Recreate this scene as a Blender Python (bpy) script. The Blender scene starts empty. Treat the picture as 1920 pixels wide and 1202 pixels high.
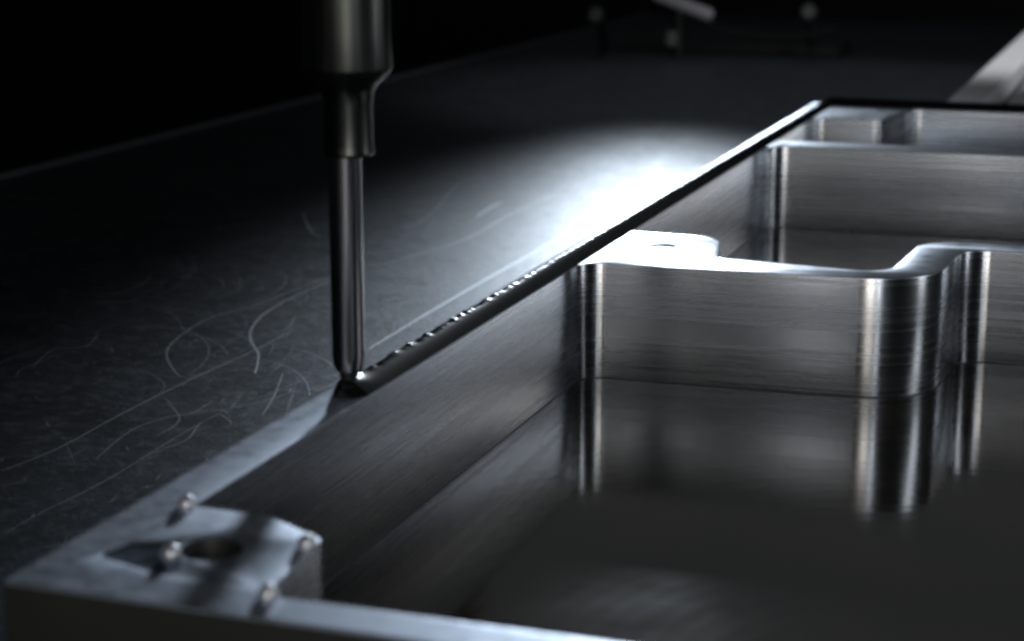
import bpy, bmesh, math, random
from mathutils import Vector, Matrix
random.seed(7)
sc = bpy.context.scene
C = sc.collection
PI = math.pi

# ------------------------------------------------------------------ camera
F, CX, CY, HC = 3534.0, 960.0, 601.0, 0.1
pitch = math.atan(832 / F)
az = PI / 2 + math.atan(1286 / math.hypot(F, 832))
fw = Vector((math.cos(pitch) * math.cos(az), math.cos(pitch) * math.sin(az), -math.sin(pitch)))
rt = Vector((math.sin(az), -math.cos(az), 0))
up = rt.cross(fw)
cam = bpy.data.cameras.new('camera')
co = bpy.data.objects.new('camera', cam)
C.objects.link(co)
co.matrix_world = Matrix(((rt.x, up.x, -fw.x, 0), (rt.y, up.y, -fw.y, 0), (rt.z, up.z, -fw.z, HC), (0, 0, 0, 1)))
cam.sensor_width = 36
cam.lens = F / 1920 * 36
cam.clip_start = 0.005
cam.clip_end = 50
cam.dof.use_dof = True
cam.dof.focus_distance = 0.47
cam.dof.aperture_fstop = 20
sc.camera = co

def PZ(px, py, z=0.0):          # a measured picture point on a level plane -> world
    d = fw * F + rt * (px - CX) - up * (py - CY)
    return Vector((0, 0, HC)) + d * ((z - HC) / d.z)

def PY(px, py, y):              # ... on an upright plane facing the camera
    d = fw * F + rt * (px - CX) - up * (py - CY)
    return Vector((0, 0, HC)) + d * (y / d.y)

# ------------------------------------------------------------------ world and lamps
w = bpy.data.worlds.new('World')
sc.world = w
w.use_nodes = True
w.node_tree.nodes['Background'].inputs[0].default_value = (0.55, 0.7, 0.8, 1)
w.node_tree.nodes['Background'].inputs[1].default_value = 0.004
sc.view_settings.view_transform = 'Standard'
sc.view_settings.look = 'None'
sc.view_settings.exposure = 0
sc.view_settings.gamma = 1
sc.cycles.filter_width = 3.0
sc.cycles.max_bounces = 8
sc.cycles.use_denoising = True

def lamp(name, loc, target, sx, sy, power, col=(1, 1, 1), roll=0):
    l = bpy.data.lights.new(name, 'AREA')
    l.shape = 'RECTANGLE'
    l.size, l.size_y = sx, sy
    l.energy = power
    l.color = col
    o = bpy.data.objects.new(name, l)
    C.objects.link(o)
    o.location = loc
    q = (Vector(target) - Vector(loc)).to_track_quat('-Z', 'Y')
    o.rotation_euler = q.to_euler()
    return o

kl = bpy.data.lights.new('key_lamp', 'SPOT')
kl.energy = 74
kl.color = (0.80, 0.90, 1.0)
kl.shadow_soft_size = 0.05
kl.spot_size = math.radians(13)
kl.spot_blend = 0.7
ko = bpy.data.objects.new('key_lamp', kl)
C.objects.link(ko)
ko.location = (-0.66, 2.5, 0.43)
ko.rotation_euler = (Vector((-0.04, 0.13, 0)) - ko.location).to_track_quat('-Z', 'Y').to_euler()
lamp('side_lamp', (0.36, -0.34, 0.35), (-0.08, 0.5, -0.02), 0.06, 0.6, 0.8, (0.93, 0.96, 1.0))
lamp('front_strip_lamp', (-0.30, -0.52, 0.30), (-0.09, 0.5, -0.02), 0.045, 0.30, 0.08, (1.0, 0.95, 0.9))
lamp('front_wide_lamp', (-0.125, -0.52, 0.30), (-0.06, 0.6, -0.02), 0.03, 0.30, 0.16, (1.0, 0.97, 0.95))
lamp('soft_fill', (0.42, 2.1, 0.55), (-0.14, 0.45, -0.02), 0.2, 0.4, 0.12, (1.0, 0.96, 0.92))  # weak fill added to brighten the left inner wall

lamp('front_right_lamp', (0.20, -0.5, 0.26), (-0.12, 0.47, -0.02), 0.20, 0.4, 1.35, (1.0, 0.90, 0.79))
lamp('high_back_fill', (-0.20, 2.5, 1.05), (-0.1, 0.35, 0), 1.5, 1.0, 0.28, (0.95, 1.0, 1.0))  # added dim panel that lifts the tone of the pocket floor
lamp('needle_fill', (0.5, 0.55, 0.25), (-0.15, 0.32, 0.05), 0.12, 0.4, 0.6, (0.95, 0.97, 1.0))  # fill added to brighten the right side of the needle
wl_ = bpy.data.lights.new('rail_fill', 'SPOT')  # added spot that brightens the rail and clamp, no known source
wl_.energy = 28
wl_.spot_size = math.radians(32)
wl_.spot_blend = 0.6
wl_.shadow_soft_size = 0.03
wo = bpy.data.objects.new('rail_fill', wl_)
C.objects.link(wo)
wo.location = (0.25, 1.0, 0.9)
wo.rotation_euler = (Vector((-0.17, 1.22, 0)) - wo.location).to_track_quat('-Z', 'Y').to_euler()

# ------------------------------------------------------------------ materials
def mat(name, base, rough, metal=1.0):
    m = bpy.data.materials.new(name)
    m.use_nodes = True
    b = m.node_tree.nodes['Principled BSDF']
    b.inputs['Base Color'].default_value = (*base, 1)
    b.inputs['Roughness'].default_value = rough
    b.inputs['Metallic'].default_value = metal
    return m, m.node_tree, b

def nd(t, kind, **kw):
    n = t.nodes.new(kind)
    for k, v in kw.items():
        if k.startswith('i_'):
            n.inputs[k[2:].replace('_', ' ')].default_value = v
        else:
            setattr(n, k, v)
    return n

def noise(t, scale, detail=3, stretch=(1, 1, 1), rot=(0, 0, 0), rough=0.5):
    tc = nd(t, 'ShaderNodeTexCoord')
    mp = nd(t, 'ShaderNodeMapping')
    mp.inputs['Scale'].default_value = stretch
    mp.inputs['Rotation'].default_value = rot
    n = nd(t, 'ShaderNodeTexNoise')
    n.inputs['Scale'].default_value = scale
    n.inputs['Detail'].default_value = detail
    n.inputs['Roughness'].default_value = rough
    t.links.new(tc.outputs['Object'], mp.inputs[0])
    t.links.new(mp.outputs[0], n.inputs['Vector'])
    return n.outputs['Fac']

def rng(t, sock, a, b, lo=0.3, hi=0.7):
    r = nd(t, 'ShaderNodeMapRange')
    r.inputs[1].default_value, r.inputs[2].default_value = lo, hi
    r.inputs[3].default_value, r.inputs[4].default_value = a, b
    t.links.new(sock, r.inputs[0])
    return r.outputs[0]

def math2(t, op, a, b):
    m = nd(t, 'ShaderNodeMath', operation=op)
    for i, s in enumerate((a, b)):
        if isinstance(s, (int, float)):
            m.inputs[i].default_value = s
        else:
            t.links.new(s, m.inputs[i])
    return m.outputs[0]

def bump(t, b, h, dist, strength=1.0, prev=None):
    n = nd(t, 'ShaderNodeBump')
    n.inputs['Distance'].default_value = dist
    n.inputs['Strength'].default_value = strength
    t.links.new(h, n.inputs['Height'])
    if prev:
        t.links.new(prev, n.inputs['Normal'])
    t.links.new(n.outputs[0], b.inputs['Normal'])
    return n.outputs[0]

# machined top faces
M_top, t, b = mat('milled_aluminium_top', (0.50, 0.57, 0.68), 0.3)
t.links.new(rng(t, noise(t, 260, 4), 0.42, 0.58), b.inputs['Roughness'])
bump(t, b, noise(t, 700, 3), 0.00002)
M_ribtop, t, b = mat('milled_rib_top', (0.50, 0.56, 0.64), 0.3)
t.links.new(rng(t, noise(t, 160, 4), 0.27, 0.36), b.inputs['Roughness'])
bump(t, b, noise(t, 700, 3), 0.00002)
# upright machined walls: light smears up and down, brushed lines run level
M_wall, t, b = mat('side_milled_aluminium', (0.50, 0.53, 0.57), 0.3)
b.inputs['Anisotropic'].default_value = 0.75
tg = nd(t, 'ShaderNodeCombineXYZ')
tg.inputs[2].default_value = 1
t.links.new(tg.outputs[0], b.inputs['Tangent'])
t.links.new(rng(t, noise(t, 60, 3, (0.1, 0.1, 14)), 0.21, 0.32), b.inputs['Roughness'])
bp = bump(t, b, noise(t, 60, 4, (0.12, 0.12, 22)), 0.00003)
bump(t, b, noise(t, 500, 2, (1, 1, 0.03)), 0.000008, 1, bp)
# floor of the pockets: near mirror with cutter arcs
M_floor, t, b = mat('face_milled_floor', (0.018, 0.0175, 0.015), 0.5, 0.0)
b.inputs['Specular IOR Level'].default_value = 0.0
b.inputs['Coat Weight'].default_value = 1.0
b.inputs['Coat IOR'].default_value = 2.1
tc = nd(t, 'ShaderNodeTexCoord')
mp = nd(t, 'ShaderNodeMapping')
mp.inputs['Location'].default_value = (0.012, -0.292, 0)
mp.inputs['Scale'].default_value = (1, 1, 0.001)
wv = nd(t, 'ShaderNodeTexWave', wave_type='RINGS', rings_direction='Z')
wv.inputs['Scale'].default_value = 60
wv.inputs['Distortion'].default_value = 1.5
wv.inputs['Detail'].default_value = 3
wv.inputs['Detail Scale'].default_value = 0.6
t.links.new(tc.outputs['Object'], mp.inputs[0])
t.links.new(mp.outputs[0], wv.inputs['Vector'])
r1 = rng(t, wv.outputs['Fac'], 0.0, 0.003, 0.2, 0.9)
r2 = rng(t, noise(t, 45, 5), 0.07, 0.10)
t.links.new(math2(t, 'ADD', r1, r2), b.inputs['Coat Roughness'])
t.links.new(math2(t, 'ADD', r1, rng(t, noise(t, 30, 4), 0.34, 0.5)), b.inputs['Roughness'])
bq = bump(t, b, noise(t, 90, 4, (1, 3, 1)), 0.000012)
bq = bump(t, b, noise(t, 260, 3, (1, 0.15, 1), (0, 0, 0.3)), 0.000006, 1, bq)
bw = bump(t, b, wv.outputs['Fac'], 0.000004, 1, bq)
t.links.new(bw, b.inputs['Coat Normal'])
cr = nd(t, 'ShaderNodeMix', data_type='RGBA')
cr.inputs[6].default_value = (0.010, 0.011, 0.011, 1); cr.inputs[7].default_value = (0.034, 0.031, 0.024, 1)
t.links.new(rng(t, noise(t, 28, 6), 0, 1), cr.inputs[0])
t.links.new(cr.outputs[2], b.inputs['Base Color'])
# machine table: dark scratched steel
M_table, t, b = mat('scratched_dark_steel', (0.088, 0.103, 0.125), 0.3)
n1 = rng(t, noise(t, 60, 6, rough=0.6), 0.0, 0.08)
n2 = rng(t, noise(t, 220, 4, rough=0.7), 0.0, 0.14, 0.5, 0.72)
t.links.new(math2(t, 'ADD', math2(t, 'ADD', n1, n2), 0.38), b.inputs['Roughness'])
bump(t, b, noise(t, 320, 5, rough=0.75), 0.00018)
M_scratch, t, b = mat('burnished_scratch', (0.5, 0.55, 0.62), 0.5)
M_dull, t, b = mat('dull_scratch', (0.36, 0.40, 0.46), 0.5)
# sealant
M_seal, t, b = mat('black_sealant', (0.006, 0.006, 0.007), 0.32, 0.0)
b.inputs['Specular IOR Level'].default_value = 0.03
df = nd(t, 'ShaderNodeBsdfDiffuse')
df.inputs[0].default_value = (0.006, 0.006, 0.007, 1)
gl = nd(t, 'ShaderNodeBsdfGlossy')
gl.inputs['Roughness'].default_value = 0.16
mx = nd(t, 'ShaderNodeMixShader')
mx.inputs[0].default_value = 0.15
t.links.new(df.outputs[0], mx.inputs[1]); t.links.new(gl.outputs[0], mx.inputs[2])
t.links.new(mx.outputs[0], t.nodes['Material Output'].inputs[0])
M_barrel, t, b = mat('dull_dark_metal', (0.09, 0.10, 0.095), 0.33)
t.links.new(rng(t, noise(t, 120, 4, (1, 1, 0.2)), 0.26, 0.42), b.inputs['Roughness'])
M_needle, t, b = mat('ground_steel', (0.36, 0.36, 0.38), 0.24)
M_glint, t, b = mat('glint_white', (0.95, 0.97, 1.0), 0.4)  # bright material imitating specular glints
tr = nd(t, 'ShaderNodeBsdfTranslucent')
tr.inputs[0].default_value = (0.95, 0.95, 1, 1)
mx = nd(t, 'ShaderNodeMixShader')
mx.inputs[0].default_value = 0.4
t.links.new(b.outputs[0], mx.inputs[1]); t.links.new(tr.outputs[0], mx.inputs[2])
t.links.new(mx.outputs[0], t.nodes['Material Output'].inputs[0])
M_recess, t, b = mat('oily_recess', (0.11, 0.16, 0.24), 0.4)
t.links.new(rng(t, noise(t, 300, 4), 0.3, 0.55), b.inputs['Roughness'])
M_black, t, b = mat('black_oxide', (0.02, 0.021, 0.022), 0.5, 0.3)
M_outer, t, b = mat('front_face_shade', (0.05, 0.055, 0.05), 0.5, 0.6)  # front face darkened in colour to stand in for its shade
M_clamp, t, b = mat('worn_clamp_paint', (0.62, 0.62, 0.68), 0.4, 0.0)
M_knob, t, b = mat('dull_knob', (0.14, 0.16, 0.15), 0.5, 0.0)
M_rail, t, b = mat('pale_painted_rail', (0.78, 0.8, 0.84), 0.4, 0.0)
t.links.new(rng(t, noise(t, 80, 4, (6, 1, 1)), 0.32, 0.46), b.inputs['Roughness'])

# ------------------------------------------------------------------ helpers
def tag(o, label, cat, group=None):
    o['label'] = label
    o['category'] = cat
    if group:
        o['group'] = group
    return o

def link(name, me, mats, parent=None):
    for m in mats if isinstance(mats, (list, tuple)) else [mats]:
        if m.name not in [x.name for x in me.materials if x]:
            me.materials.append(m)
    o = bpy.data.objects.new(name, me)
    C.objects.link(o)
    if parent:
        o.parent = parent
        o.matrix_parent_inverse = Matrix.Translation(-Vector(parent.location))
    return o

def empty(name, loc):
    o = bpy.data.objects.new(name, None)
    o.empty_display_size = 0.01
    C.objects.link(o)
    o.location = loc
    return o

def from_bm(name, bm, m, parent=None, smooth=False):
    bmesh.ops.recalc_face_normals(bm, faces=bm.faces)
    me = bpy.data.meshes.new(name)
    bm.to_mesh(me)
    bm.free()
    if smooth:
        for p in me.polygons:
            p.use_smooth = True
        try:
            me.set_sharp_from_angle(angle=math.radians(35))
        except Exception:
            pass
    return link(name, me, m, parent)

def fillet(pts, n=14):
    """[(x, y, r)] closed -> outline with circular fillets"""
    out = []
    N = len(pts)
    for i in range(N):
        p = Vector(pts[i][:2]); r = pts[i][2]
        a = Vector(pts[i - 1][:2]) - p; c = Vector(pts[(i + 1) % N][:2]) - p
        if r <= 0:
            out.append((p.x, p.y)); continue
        a.normalize(); c.normalize()
        ang = a.angle(c)
        d = r / math.tan(ang / 2)
        s, e = p + a * d, p + c * d
        cen = p + (a + c).normalized() * (r / math.sin(ang / 2))
        a0 = math.atan2(s.y - cen.y, s.x - cen.x)
        a1 = math.atan2(e.y - cen.y, e.x - cen.x)
        da = (a1 - a0 + PI) % (2 * PI) - PI
        for k in range(n + 1):
            th = a0 + da * k / n
            out.append((cen.x + r * math.cos(th), cen.y + r * math.sin(th)))
    return out

def circle(x, y, r, n=40):
    return [(x + r * math.cos(2 * PI * k / n), y + r * math.sin(2 * PI * k / n)) for k in range(n)]

S = 100.0   # curves are filled at a larger scale for precision
def slab(outlines, z0, z1, bevel):
    cu = bpy.data.curves.new('outline', 'CURVE')
    cu.dimensions = '2D'
    cu.fill_mode = 'BOTH'
    cu.extrude = ((z1 - z0) / 2 - bevel) * S
    cu.bevel_depth = bevel * S
    cu.bevel_resolution = 1
    cu.offset = -bevel * S
    for o in outlines:
        sp = cu.splines.new('POLY')
        sp.points.add(len(o) - 1)
        for i, (x, y) in enumerate(o):
            sp.points[i].co = (x * S, y * S, 0, 1)
        sp.use_cyclic_u = True
    ob = bpy.data.objects.new('outline', cu)
    C.objects.link(ob)
    bpy.context.view_layer.update()
    me = bpy.data.meshes.new_from_object(ob.evaluated_get(bpy.context.evaluated_depsgraph_get()))
    bpy.data.objects.remove(ob)
    me.transform(Matrix.Translation((0, 0, (z0 + z1) / 2)) @ Matrix.Diagonal((1 / S, 1 / S, 1 / S, 1)))
    bm = bmesh.new()
    bm.from_mesh(me)
    bmesh.ops.remove_doubles(bm, verts=bm.verts, dist=2e-6)
    bmesh.ops.recalc_face_normals(bm, faces=bm.faces)
    return bm

def cut(bm, co_, no):
    bmesh.ops.bisect_plane(bm, geom=bm.verts[:] + bm.edges[:] + bm.faces[:], plane_co=co_, plane_no=no, dist=1e-7)

# ------------------------------------------------------------------ machine table
ZT = -0.042
TX = -0.54
bm = bmesh.new()
bmesh.ops.create_cube(bm, size=1, matrix=Matrix.Translation(((TX + 1.2) / 2, 0.8, ZT - 0.03)) @ Matrix.Diagonal((1.2 - TX, 2.3, 0.06, 1)))
bmesh.ops.bevel(bm, geom=bm.edges[:], offset=0.0015, segments=2, affect='EDGES')
table = from_bm('work_table', bm, M_table)
table['kind'] = 'structure'

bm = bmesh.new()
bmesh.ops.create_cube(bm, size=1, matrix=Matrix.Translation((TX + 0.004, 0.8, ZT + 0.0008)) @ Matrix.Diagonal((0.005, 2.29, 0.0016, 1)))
from_bm('edge_highlight', bm, mat('edge_highlight_pale', (0.22, 0.25, 0.28), 0.55)[0], table)  # pale strip added to imitate the highlight along the table edge

def ribbon(name, pts, wid, m, parent, z, samples=10, h=0.00007):
    """a low ridge following a smoothed path on the table"""
    P = [Vector((p.x, p.y)) for p in pts]
    h = min(h, wid * 0.11) + 0.00002
    Q = []
    for i in range(len(P) - 1):
        p0 = P[max(i - 1, 0)]; p1 = P[i]; p2 = P[i + 1]; p3 = P[min(i + 2, len(P) - 1)]
        for k in range(samples):
            t_ = k / samples
            Q.append(0.5 * ((2 * p1) + (p2 - p0) * t_ + (2 * p0 - 5 * p1 + 4 * p2 - p3) * t_ ** 2 + (3 * p1 - p0 - 3 * p2 + p3) * t_ ** 3))
    Q.append(P[-1])
    bm = bmesh.new()
    prev = None
    for i, q in enumerate(Q):
        d = (Q[min(i + 1, len(Q) - 1)] - Q[max(i - 1, 0)]).normalized()
        nn = Vector((-d.y, d.x))
        ww = wid * (0.25 + 0.75 * math.sin(PI * min(max((i + 0.6) / len(Q), 0), 1)) ** 0.5) * random.uniform(0.8, 1.1)
        row = [bm.verts.new((q.x + nn.x * ww, q.y + nn.y * ww, z + 0.00002)), bm.verts.new((q.x, q.y, z + h)),
               bm.verts.new((q.x - nn.x * ww, q.y - nn.y * ww, z + 0.00002))]
        if prev:
            for a in (0, 1):
                bm.faces.new((prev[a], prev[a + 1], row[a + 1], row[a]))
        prev = row
    return from_bm(name, bm, m, parent, True)

scr = [
    [(618, 520), (540, 548), (470, 575), (390, 598), (330, 636), (312, 665), (330, 700), (352, 708)],
    [(618, 528), (560, 552), (500, 585), (472, 615), (470, 640), (484, 665), (478, 700)],
    [(568, 400), (578, 425), (592, 440), (618, 444)],
    [(0, 884), (110, 840), (230, 775), (350, 715), (470, 660), (552, 617)],
    [(700, 500), (790, 475), (880, 445), (960, 400), (1050, 360)],
    [(690, 655), (800, 588), (900, 530), (1010, 468), (1100, 415)],
    [(895, 405), (915, 392), (940, 378)],
    [(492, 778), (515, 740), (530, 700)],
    [(10, 1000), (80, 960), (200, 900), (330, 820), (420, 770)],
    [(60, 690), (100, 655), (160, 650), (185, 625)],
    [(760, 430), (810, 400), (870, 340), (960, 330)],
    [(180, 860), (260, 800), (380, 770), (440, 775)],
]
for i, s in enumerate(scr):
    wd = (0.00035, 0.0005, 0.0005, 0.00028, 0.0003, 0.0006, 0.0007, 0.00018, 0.00014, 0.0002, 0.0002, 0.00018)[i]
    ribbon('scratch', [PZ(x, y, ZT) for x, y in s], wd, M_scratch, table, ZT)
for i in range(75):            # worn-in arcs crowding round the working area
    c0 = PZ(random.gauss(470, 120), random.gauss(640, 110), ZT)
    if c0.x > -0.17:
        continue
    R_ = random.uniform(0.012, 0.07); a0 = random.uniform(0, 2 * PI) if i % 3 == 0 else random.gauss(0.2, 0.5); da = random.uniform(0.25, 1.1)
    pts = [Vector((c0.x - R_ + R_ * math.cos(a0 + da * k / 4) + random.gauss(0, 0.0004), c0.y + R_ * math.sin(a0 + da * k / 4), 0)) for k in range(5)]
    if max(p.x for p in pts) < -0.162:
        ribbon('scratch', pts, random.uniform(0.00010, 0.00026), M_dull, table, ZT, 6, 0.00003)
# fine nicks and swarf dust all over the near table
bm = bmesh.new()
for i in range(3200):
    x = -0.16 - 0.38 * random.random() ** 1.3; y = random.uniform(0.24, 0.85)
    a = random.gauss(1.35, 0.8); L = random.expovariate(1 / 0.0022) + 0.0006; wv_ = random.uniform(0.00008, 0.00028)
    if random.random() < 0.12:
        L *= 5; wv_ *= 0.6
    d = Vector((math.cos(a), math.sin(a), 0)); n = Vector((-d.y, d.x, 0)); c = Vector((x, y, ZT + 0.00003))
    vs = [bm.verts.new(c - d * L / 2), bm.verts.new(c + n * wv_ + Vector((0, 0, 0.000012))), bm.verts.new(c + d * L / 2), bm.verts.new(c - n * wv_)]
    bm.faces.new(vs)
nk = from_bm('fine_scratches', bm, M_dull, table)
nk['kind'] = 'stuff'

# ------------------------------------------------------------------ the pocketed housing
ZF = -0.0317
XO, XI = -0.1567, -0.147
YO, YI = 0.2190, 0.2272
outer = fillet([(XO, YO, 0.0006), (0.165, YO, 0.004), (0.165, 0.8535, 0.004), (XO, 0.8535, 0.0012)], 5)
P1 = fillet([(XI, 0.2588, 0.0012), (-0.1330, 0.2585, 0.005), (-0.1202, 0.2512, 0.003), (-0.1182, YI, 0.0012), (0.155, 0.2290, 0.008),
             (0.155, 0.5245, 0.008), (-0.0530, 0.5225, 0.0085), (-0.0558, 0.4757, 0.0205), (XI, 0.4712, 0.0075)])
P2 = fillet([(XI, 0.5185, 0.001), (-0.1205, 0.5180, 0.011), (-0.1140, 0.4885, 0.0035), (-0.0680, 0.4842, 0.0085), (-0.0650, 0.5335, 0.0125), (0.155, 0.5345, 0.006),
             (0.155, 0.7180, 0.008), (XI, 0.7085, 0.009)])
P3 = fillet([(XI, 0.7235, 0.006), (0.155, 0.7345, 0.006), (0.155, 0.8445, 0.008), (-0.1110, 0.8435, 0.005), (-0.1180, 0.8000, 0.004), (XI, 0.7990, 0.005)])
hole = circle(-0.1343, 0.2413, 0.0048)
bhole = circle(-0.1322, 0.4990, 0.0034)
RP = [PZ(184, 1041), PZ(330, 1084), PZ(338, 1050), PZ(326, 1016), PZ(250, 1016)]
recess = fillet([(p.x, p.y, 0.0016) for p in RP], 6)
housing = empty('metal_housing', (0, 0.536, -0.042))
tag(housing, 'machined grey metal housing with deep ribbed pockets, lying on the dark table under the needle', 'housing')
bm = slab([outer, P1, P2, P3, hole, bhole, recess], ZF, 0.0, 0.00035)
XS = -0.14665
for co_, no in [((XS, 0, 0), (1, 0, 0)), ((0, 0.2274, 0), (0, 1, 0)), ((0, 0.259, 0), (0, 1, 0)), ((-0.1135, 0, 0), (1, 0, 0)), ((0, 0.62, 0), (0, 1, 0)),
                ((0, 0.7985, 0), (0, 1, 0)), ((0, 0.8440, 0), (0, 1, 0)), ((-0.1105, 0, 0), (1, 0, 0)), ((-0.1185, 0, 0), (1, 0, 0)), ((0, 0.45, 0), (0, 1, 0)),
                ((0.1545, 0, 0), (1, 0, 0))]:
    cut(bm, co_, no)
groups = {}
for f in bm.faces:
    c = f.calc_center_median()
    x, y = c.x, c.y
    if x < XS or x > 0.1545 or y > 0.8440:
        k = 'rim'
    elif y < 0.259:
        k = 'corner_boss' if (x < -0.1179 and y > 0.2274) else 'rim'
    elif y < 0.62:
        k = 'screw_boss' if x < -0.1135 else 'rib'
    elif y < 0.7985:
        k = 'rib2'
    else:
        k = 'back_boss'
    groups.setdefault(k, []).append(f.index)
bm.faces.index_update()
bm.faces.ensure_lookup_table()
for k in list(groups):            # stray slivers of wall beside a boss or rib belong to the rim
    if k == 'rim':
        continue
    left = {i for i in groups[k] if bm.faces[i].calc_center_median().z > ZF + 1e-6}
    comps = []
    while left:
        st = [left.pop()]; comp = []
        while st:
            g = st.pop(); comp.append(g)
            for e in bm.faces[g].edges:
                for h in e.link_faces:
                    if h.index in left:
                        left.discard(h.index); st.append(h.index)
        comps.append(comp)
    comps.sort(key=len)
    groups[k] = comps[-1]
    for c_ in comps[:-1]:
        groups['rim'] += c_
full = bpy.data.meshes.new('full')
bm.to_mesh(full)
bm.free()
for k, idx in groups.items():
    b2 = bmesh.new()
    b2.from_mesh(full)
    b2.faces.ensure_lookup_table()
    keep = set(idx)
    bmesh.ops.delete(b2, geom=[f for f in b2.faces if f.index not in keep or f.calc_center_median().z < ZF + 1e-6], context='FACES')
    for f in b2.faces:
        f.material_index = 1 if abs(f.normal.z) < 0.3 else 0
        q = f.calc_center_median()
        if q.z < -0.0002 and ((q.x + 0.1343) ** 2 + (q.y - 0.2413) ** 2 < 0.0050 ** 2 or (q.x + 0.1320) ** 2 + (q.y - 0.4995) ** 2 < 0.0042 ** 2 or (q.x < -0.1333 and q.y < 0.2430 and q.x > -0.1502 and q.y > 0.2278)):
            f.material_index = 2  # hole and recess walls blackened in colour, standing in for shade inside
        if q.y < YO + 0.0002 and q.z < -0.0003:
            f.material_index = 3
        f.smooth = abs(f.normal.z) < 0.3
    me = bpy.data.meshes.new(k)
    b2.to_mesh(me)
    b2.free()
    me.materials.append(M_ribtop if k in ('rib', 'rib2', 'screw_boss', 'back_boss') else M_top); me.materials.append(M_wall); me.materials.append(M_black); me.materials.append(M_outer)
    try:
        me.set_sharp_from_angle(angle=math.radians(28))
    except Exception:
        pass
    nm = 'rib' if k == 'rib2' else ('boss' if k.endswith('boss') else k)
    o = bpy.data.objects.new(nm, me)
    C.objects.link(o); o.parent = housing
    o.matrix_parent_inverse = Matrix.Translation(-Vector(housing.location))
    lab = {'rib': 'front rib with an S-bend in its wall', 'rib2': 'straight rear rib', 'corner_boss': 'near corner block with bolt hole and shallow recess',
           'screw_boss': 'round boss with a small hole, joined to the front rib', 'back_boss': 'square block in the far corner'}.get(k)
    if lab:
        o['label'] = lab
# bottom plate
def plate(name, outlines, z0, z1, m, bev=0.0001):
    b_ = slab(outlines, z0, z1, bev)
    return from_bm(name, b_, m, housing)
plate('floor_panel', [fillet([(XO + 0.0004, YO + 0.0004, 0.001), (0.1646, YO + 0.0004, 0.004), (0.1646, 0.853, 0.004), (XO + 0.0004, 0.853, 0.001)], 5)], -0.042, ZF - 0.00001, M_floor)
rc_ = sum((p.x for p in RP)) / 5, sum((p.y for p in RP)) / 5
rs = fillet([(rc_[0] + (p.x - rc_[0]) * 0.997, rc_[1] + (p.y - rc_[1]) * 0.997, 0.0016) for p in RP], 6)
plate('recess_floor', [rs], -0.006, -0.0004, M_recess)

plate('hole_floor', [circle(-0.1322, 0.4990, 0.0038)], -0.008, -0.0004, M_top)
# four small domes added to stand in for glints on the corner block
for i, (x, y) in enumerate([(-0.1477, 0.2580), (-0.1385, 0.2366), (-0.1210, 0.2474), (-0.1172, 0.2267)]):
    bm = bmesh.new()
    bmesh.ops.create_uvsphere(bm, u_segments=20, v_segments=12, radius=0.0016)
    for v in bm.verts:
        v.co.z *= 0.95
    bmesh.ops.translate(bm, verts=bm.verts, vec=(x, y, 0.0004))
    o = from_bm('glint_dome', bm, M_glint, housing, True)

# ------------------------------------------------------------------ sealant bead on the rim
XB, YB, HB, WB = -0.1508, 0.8488, 0.0022, 0.0039
Y0 = 0.3262
path = []
n1 = 900
rc = 0.0015
yy = Y0
XL = XB
while yy < YB - rc:
    path.append((XB + 0.0014 * (yy - Y0) / (YB - Y0), yy)); yy += 0.0005
XB += 0.0014
for k in range(1, 8):
    a = PI - (PI / 2) * k / 8
    path.append((XB + rc + rc * math.cos(a), YB - rc + rc * math.sin(a)))
xx = XB + rc
while xx < 0.158:
    path.append((xx, YB)); xx += 0.0012
RV = [random.uniform(-1, 1) for _ in range(2000)]
def vnoise(v):
    k = int(v); f = v - k; f = f * f * (3 - 2 * f)
    return RV[k % 2000] * (1 - f) + RV[(k + 1) % 2000] * f
bm = bmesh.new()
prev = None
HB0, WB0, XB0 = HB, WB, XB
K = 21
for i, (x, y) in enumerate(path):
    a = Vector(path[max(i - 1, 0)]); c = Vector(path[min(i + 1, len(path) - 1)])
    d = (c - a).normalized(); n = Vector((-d.y, d.x))
    s = 0.0
    f_ = (y - Y0) / (YB - Y0)
    WB = WB0 - 0.0011 * f_
    HB = HB0 - 0.0003 * f_ + 0.0012 * math.exp(-((y - 0.329) / 0.006) ** 2) + 0.0014 * min(max((y - YB + 0.02) / 0.019, 0), 1)
    if y < YB - 0.01:
        q = y - Y0
        amp = 0.00028 * math.exp(-((q - 0.048) / 0.05) ** 2) + 0.00004
        s = amp * (vnoise(q / 0.0016) * 1.2 + 0.5 * vnoise(q / 0.0007 + 40) + 0.3 * math.sin(q / 0.0034 * PI))
    end = min(1, (i + 2) / 9) ** 0.5
    row = []
    for k in range(K):
        t_ = 1 - 2 * k / (K - 1)               # +1 outer foot .. -1 inner foot
        cr = 0.42                              # the crest leans to the outer edge
        u = t_ * WB * end
        q_ = (1 - t_) / (1 - cr) if t_ > cr else (1 + t_) / (1 + cr)
        z = (1 - (1 - q_) ** 1.5) * (HB + s * math.exp(-((t_ - cr) / 0.22) ** 2)) * end
        row.append(bm.verts.new((x + n.x * u, y + n.y * u, max(z, 0) + 0.00003)))
    if prev:
        for k in range(K - 1):
            bm.faces.new((prev[k], prev[k + 1], row[k + 1], row[k]))
    else:
        bm.faces.new(row)
    prev = row
bm.faces.new(prev)
bead = from_bm('sealant_bead', bm, M_seal, None, True)
tag(bead, 'glossy black sealant bead running along the housing rim from the needle tip', 'sealant')

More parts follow.
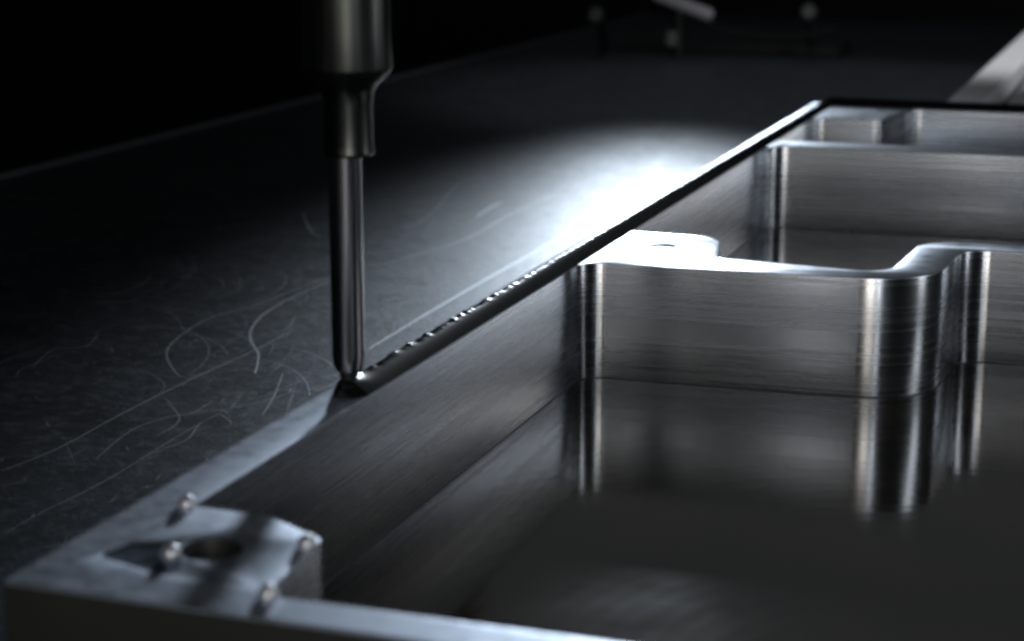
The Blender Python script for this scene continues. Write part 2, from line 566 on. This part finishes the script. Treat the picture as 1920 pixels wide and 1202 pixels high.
# ------------------------------------------------------------------ dispensing nozzle
def lathe(name, prof, cx, cy, m, parent, seg=48, facets=None):
    bm = bmesh.new()
    rows = []
    for r, z in prof:
        row = []
        for k in range(seg):
            a = 2 * PI * k / seg
            rr = r
            if facets:
                q = (a % (2 * PI / facets)) - PI / facets
                rr = min(r, r * math.cos(PI / facets) * 1.045 / math.cos(q))
            row.append(bm.verts.new((cx + rr * math.cos(a), cy + rr * math.sin(a), z)))
        rows.append(row)
    for i in range(len(rows) - 1):
        for k in range(seg):
            bm.faces.new((rows[i][k], rows[i][(k + 1) % seg], rows[i + 1][(k + 1) % seg], rows[i + 1][k]))
    bm.faces.new(rows[0]); bm.faces.new(rows[-1])
    return from_bm(name, bm, m, parent, True)

NX, NY = -0.1512, 0.3300
noz = empty('dispensing_nozzle', (NX, NY, 0.003))
tag(noz, 'dark steel dispensing needle hanging vertically with its tip on the rim of the housing', 'nozzle')
lathe('needle', [(0.0020, 0.0046), (0.0027, 0.0049), (0.0030, 0.0058), (0.00325, 0.0080), (0.00325, 0.0574)], NX, NY, M_needle, noz)
lathe('needle_tip', [(0.0010, 0.0026), (0.0017, 0.0030), (0.0022, 0.0052), (0.0018, 0.0056)], NX, NY, M_black, noz)
lathe('collar', [(0.0032, 0.0476), (0.0045, 0.0477), (0.0050, 0.0483), (0.0048, 0.0499), (0.00475, 0.0574), (0.0050, 0.0599), (0.0060, 0.0616), (0.0082, 0.0636), (0.0085, 0.0642), (0.007, 0.0644)], NX + 0.0008, NY + 0.0003, M_barrel, noz)
lathe('barrel', [(0.0078, 0.0641), (0.0086, 0.0644), (0.0087, 0.0652), (0.0083, 0.0714), (0.0083, 0.1900), (0.007, 0.1920)], NX + 0.0009, NY + 0.0003, M_barrel, noz, 96, 10)

# ------------------------------------------------------------------ guide rail behind the housing
def box(bm, x0, x1, y0, y1, z0, z1, bev=0.0008):
    r = bmesh.ops.create_cube(bm, size=1, matrix=Matrix.Translation(((x0 + x1) / 2, (y0 + y1) / 2, (z0 + z1) / 2)) @ Matrix.Diagonal((x1 - x0, y1 - y0, z1 - z0, 1)))
    es = {e for v in r['verts'] for e in v.link_edges}
    bmesh.ops.bevel(bm, geom=list(es), offset=bev, segments=2, affect='EDGES')

rail = empty('guide_rail', (-0.088, 1.25, ZT))
tag(rail, 'grey steel guide rail standing behind the back rim of the housing at the right edge', 'rail')
bm = bmesh.new(); box(bm, -0.1005, -0.0835, 0.87, 1.7, ZT, 0.0005)
from_bm('rail_bar', bm, M_rail, rail)
bm = bmesh.new(); box(bm, -0.0833, -0.0765, 0.87, 1.7, ZT, -0.009)
from_bm('groove', bm, M_black, rail)
bm = bmesh.new(); box(bm, -0.0763, -0.068, 0.87, 1.7, ZT, -0.003)
from_bm('side_bar', bm, M_rail, rail)

# ------------------------------------------------------------------ clamp on the far side of the table
CYY = 1.50
clamp = empty('toggle_clamp', (-0.36, CYY, ZT))
tag(clamp, 'blurred dark clamp with a bright steel lever, standing far back on the table', 'clamp')
bm = bmesh.new()
box(bm, -0.45, -0.26, CYY + 0.02, CYY + 0.09, ZT, -0.034, 0.003)
from_bm('base', bm, M_black, clamp)
def rod(name, a, b_, r, m, parent, seg=20, sx=1.0):
    a = Vector(a); b_ = Vector(b_)
    bm = bmesh.new()
    L = (b_ - a).length
    bmesh.ops.create_cone(bm, cap_ends=True, segments=seg, radius1=r, radius2=r, depth=L)
    bmesh.ops.bevel(bm, geom=[e for e in bm.edges if abs(e.verts[0].co.z - e.verts[1].co.z) < 1e-6], offset=r * 0.3, segments=2, affect='EDGES')
    q = (b_ - a).to_track_quat('Z', 'Y').to_matrix().to_4x4()
    bmesh.ops.transform(bm, verts=bm.verts, matrix=Matrix.Translation((a + b_) / 2) @ q)
    return from_bm(name, bm, m, parent, True)
p0, p1 = PY(1228, -12, CYY), PY(1336, 30, CYY)
rod('lever', p0, p1, 0.0052, M_clamp, clamp)
rod('post', (p0.x + 0.018, CYY + 0.01, ZT), (p0.x + 0.018, CYY + 0.01, p0.z - 0.003), 0.006, M_black, clamp)
a = PY(1258, 72, CYY)
rod('bolt', a - Vector((0, 0, 0.006)), a + Vector((0, 0, 0.006)), 0.0055, M_knob, clamp)
for q in [(1117, 26), (1516, 22)]:
    a = PY(*q, CYY)
    rod('knob', a - Vector((0.003, 0, 0.004)), a + Vector((0.003, 0, 0.004)), 0.006, M_knob, clamp)
    rod('post', (a.x, CYY + 0.03, ZT), (a.x, CYY + 0.012, a.z), 0.004, M_black, clamp)
# curved hose
pts = [PY(x, y, CYY) for x, y in [(1330, 48), (1380, 62), (1440, 68), (1500, 66), (1560, 55)]]
cu = bpy.data.curves.new('hose', 'CURVE'); cu.dimensions = '3D'; cu.bevel_depth = 0.0012
sp = cu.splines.new('POLY'); sp.points.add(len(pts) - 1)
for i, p in enumerate(pts): sp.points[i].co = (*p, 1)
tmp = bpy.data.objects.new('t', cu); C.objects.link(tmp); bpy.context.view_layer.update()
me = bpy.data.meshes.new_from_object(tmp.evaluated_get(bpy.context.evaluated_depsgraph_get())); bpy.data.objects.remove(tmp)
link('cable', me, M_black, clamp)
# dark wall of the machine
bm = bmesh.new(); box(bm, -3, 3, 3.2, 3.3, -1.0, 2.0)
wl = from_bm('wall', bm, M_black); wl['kind'] = 'structure'
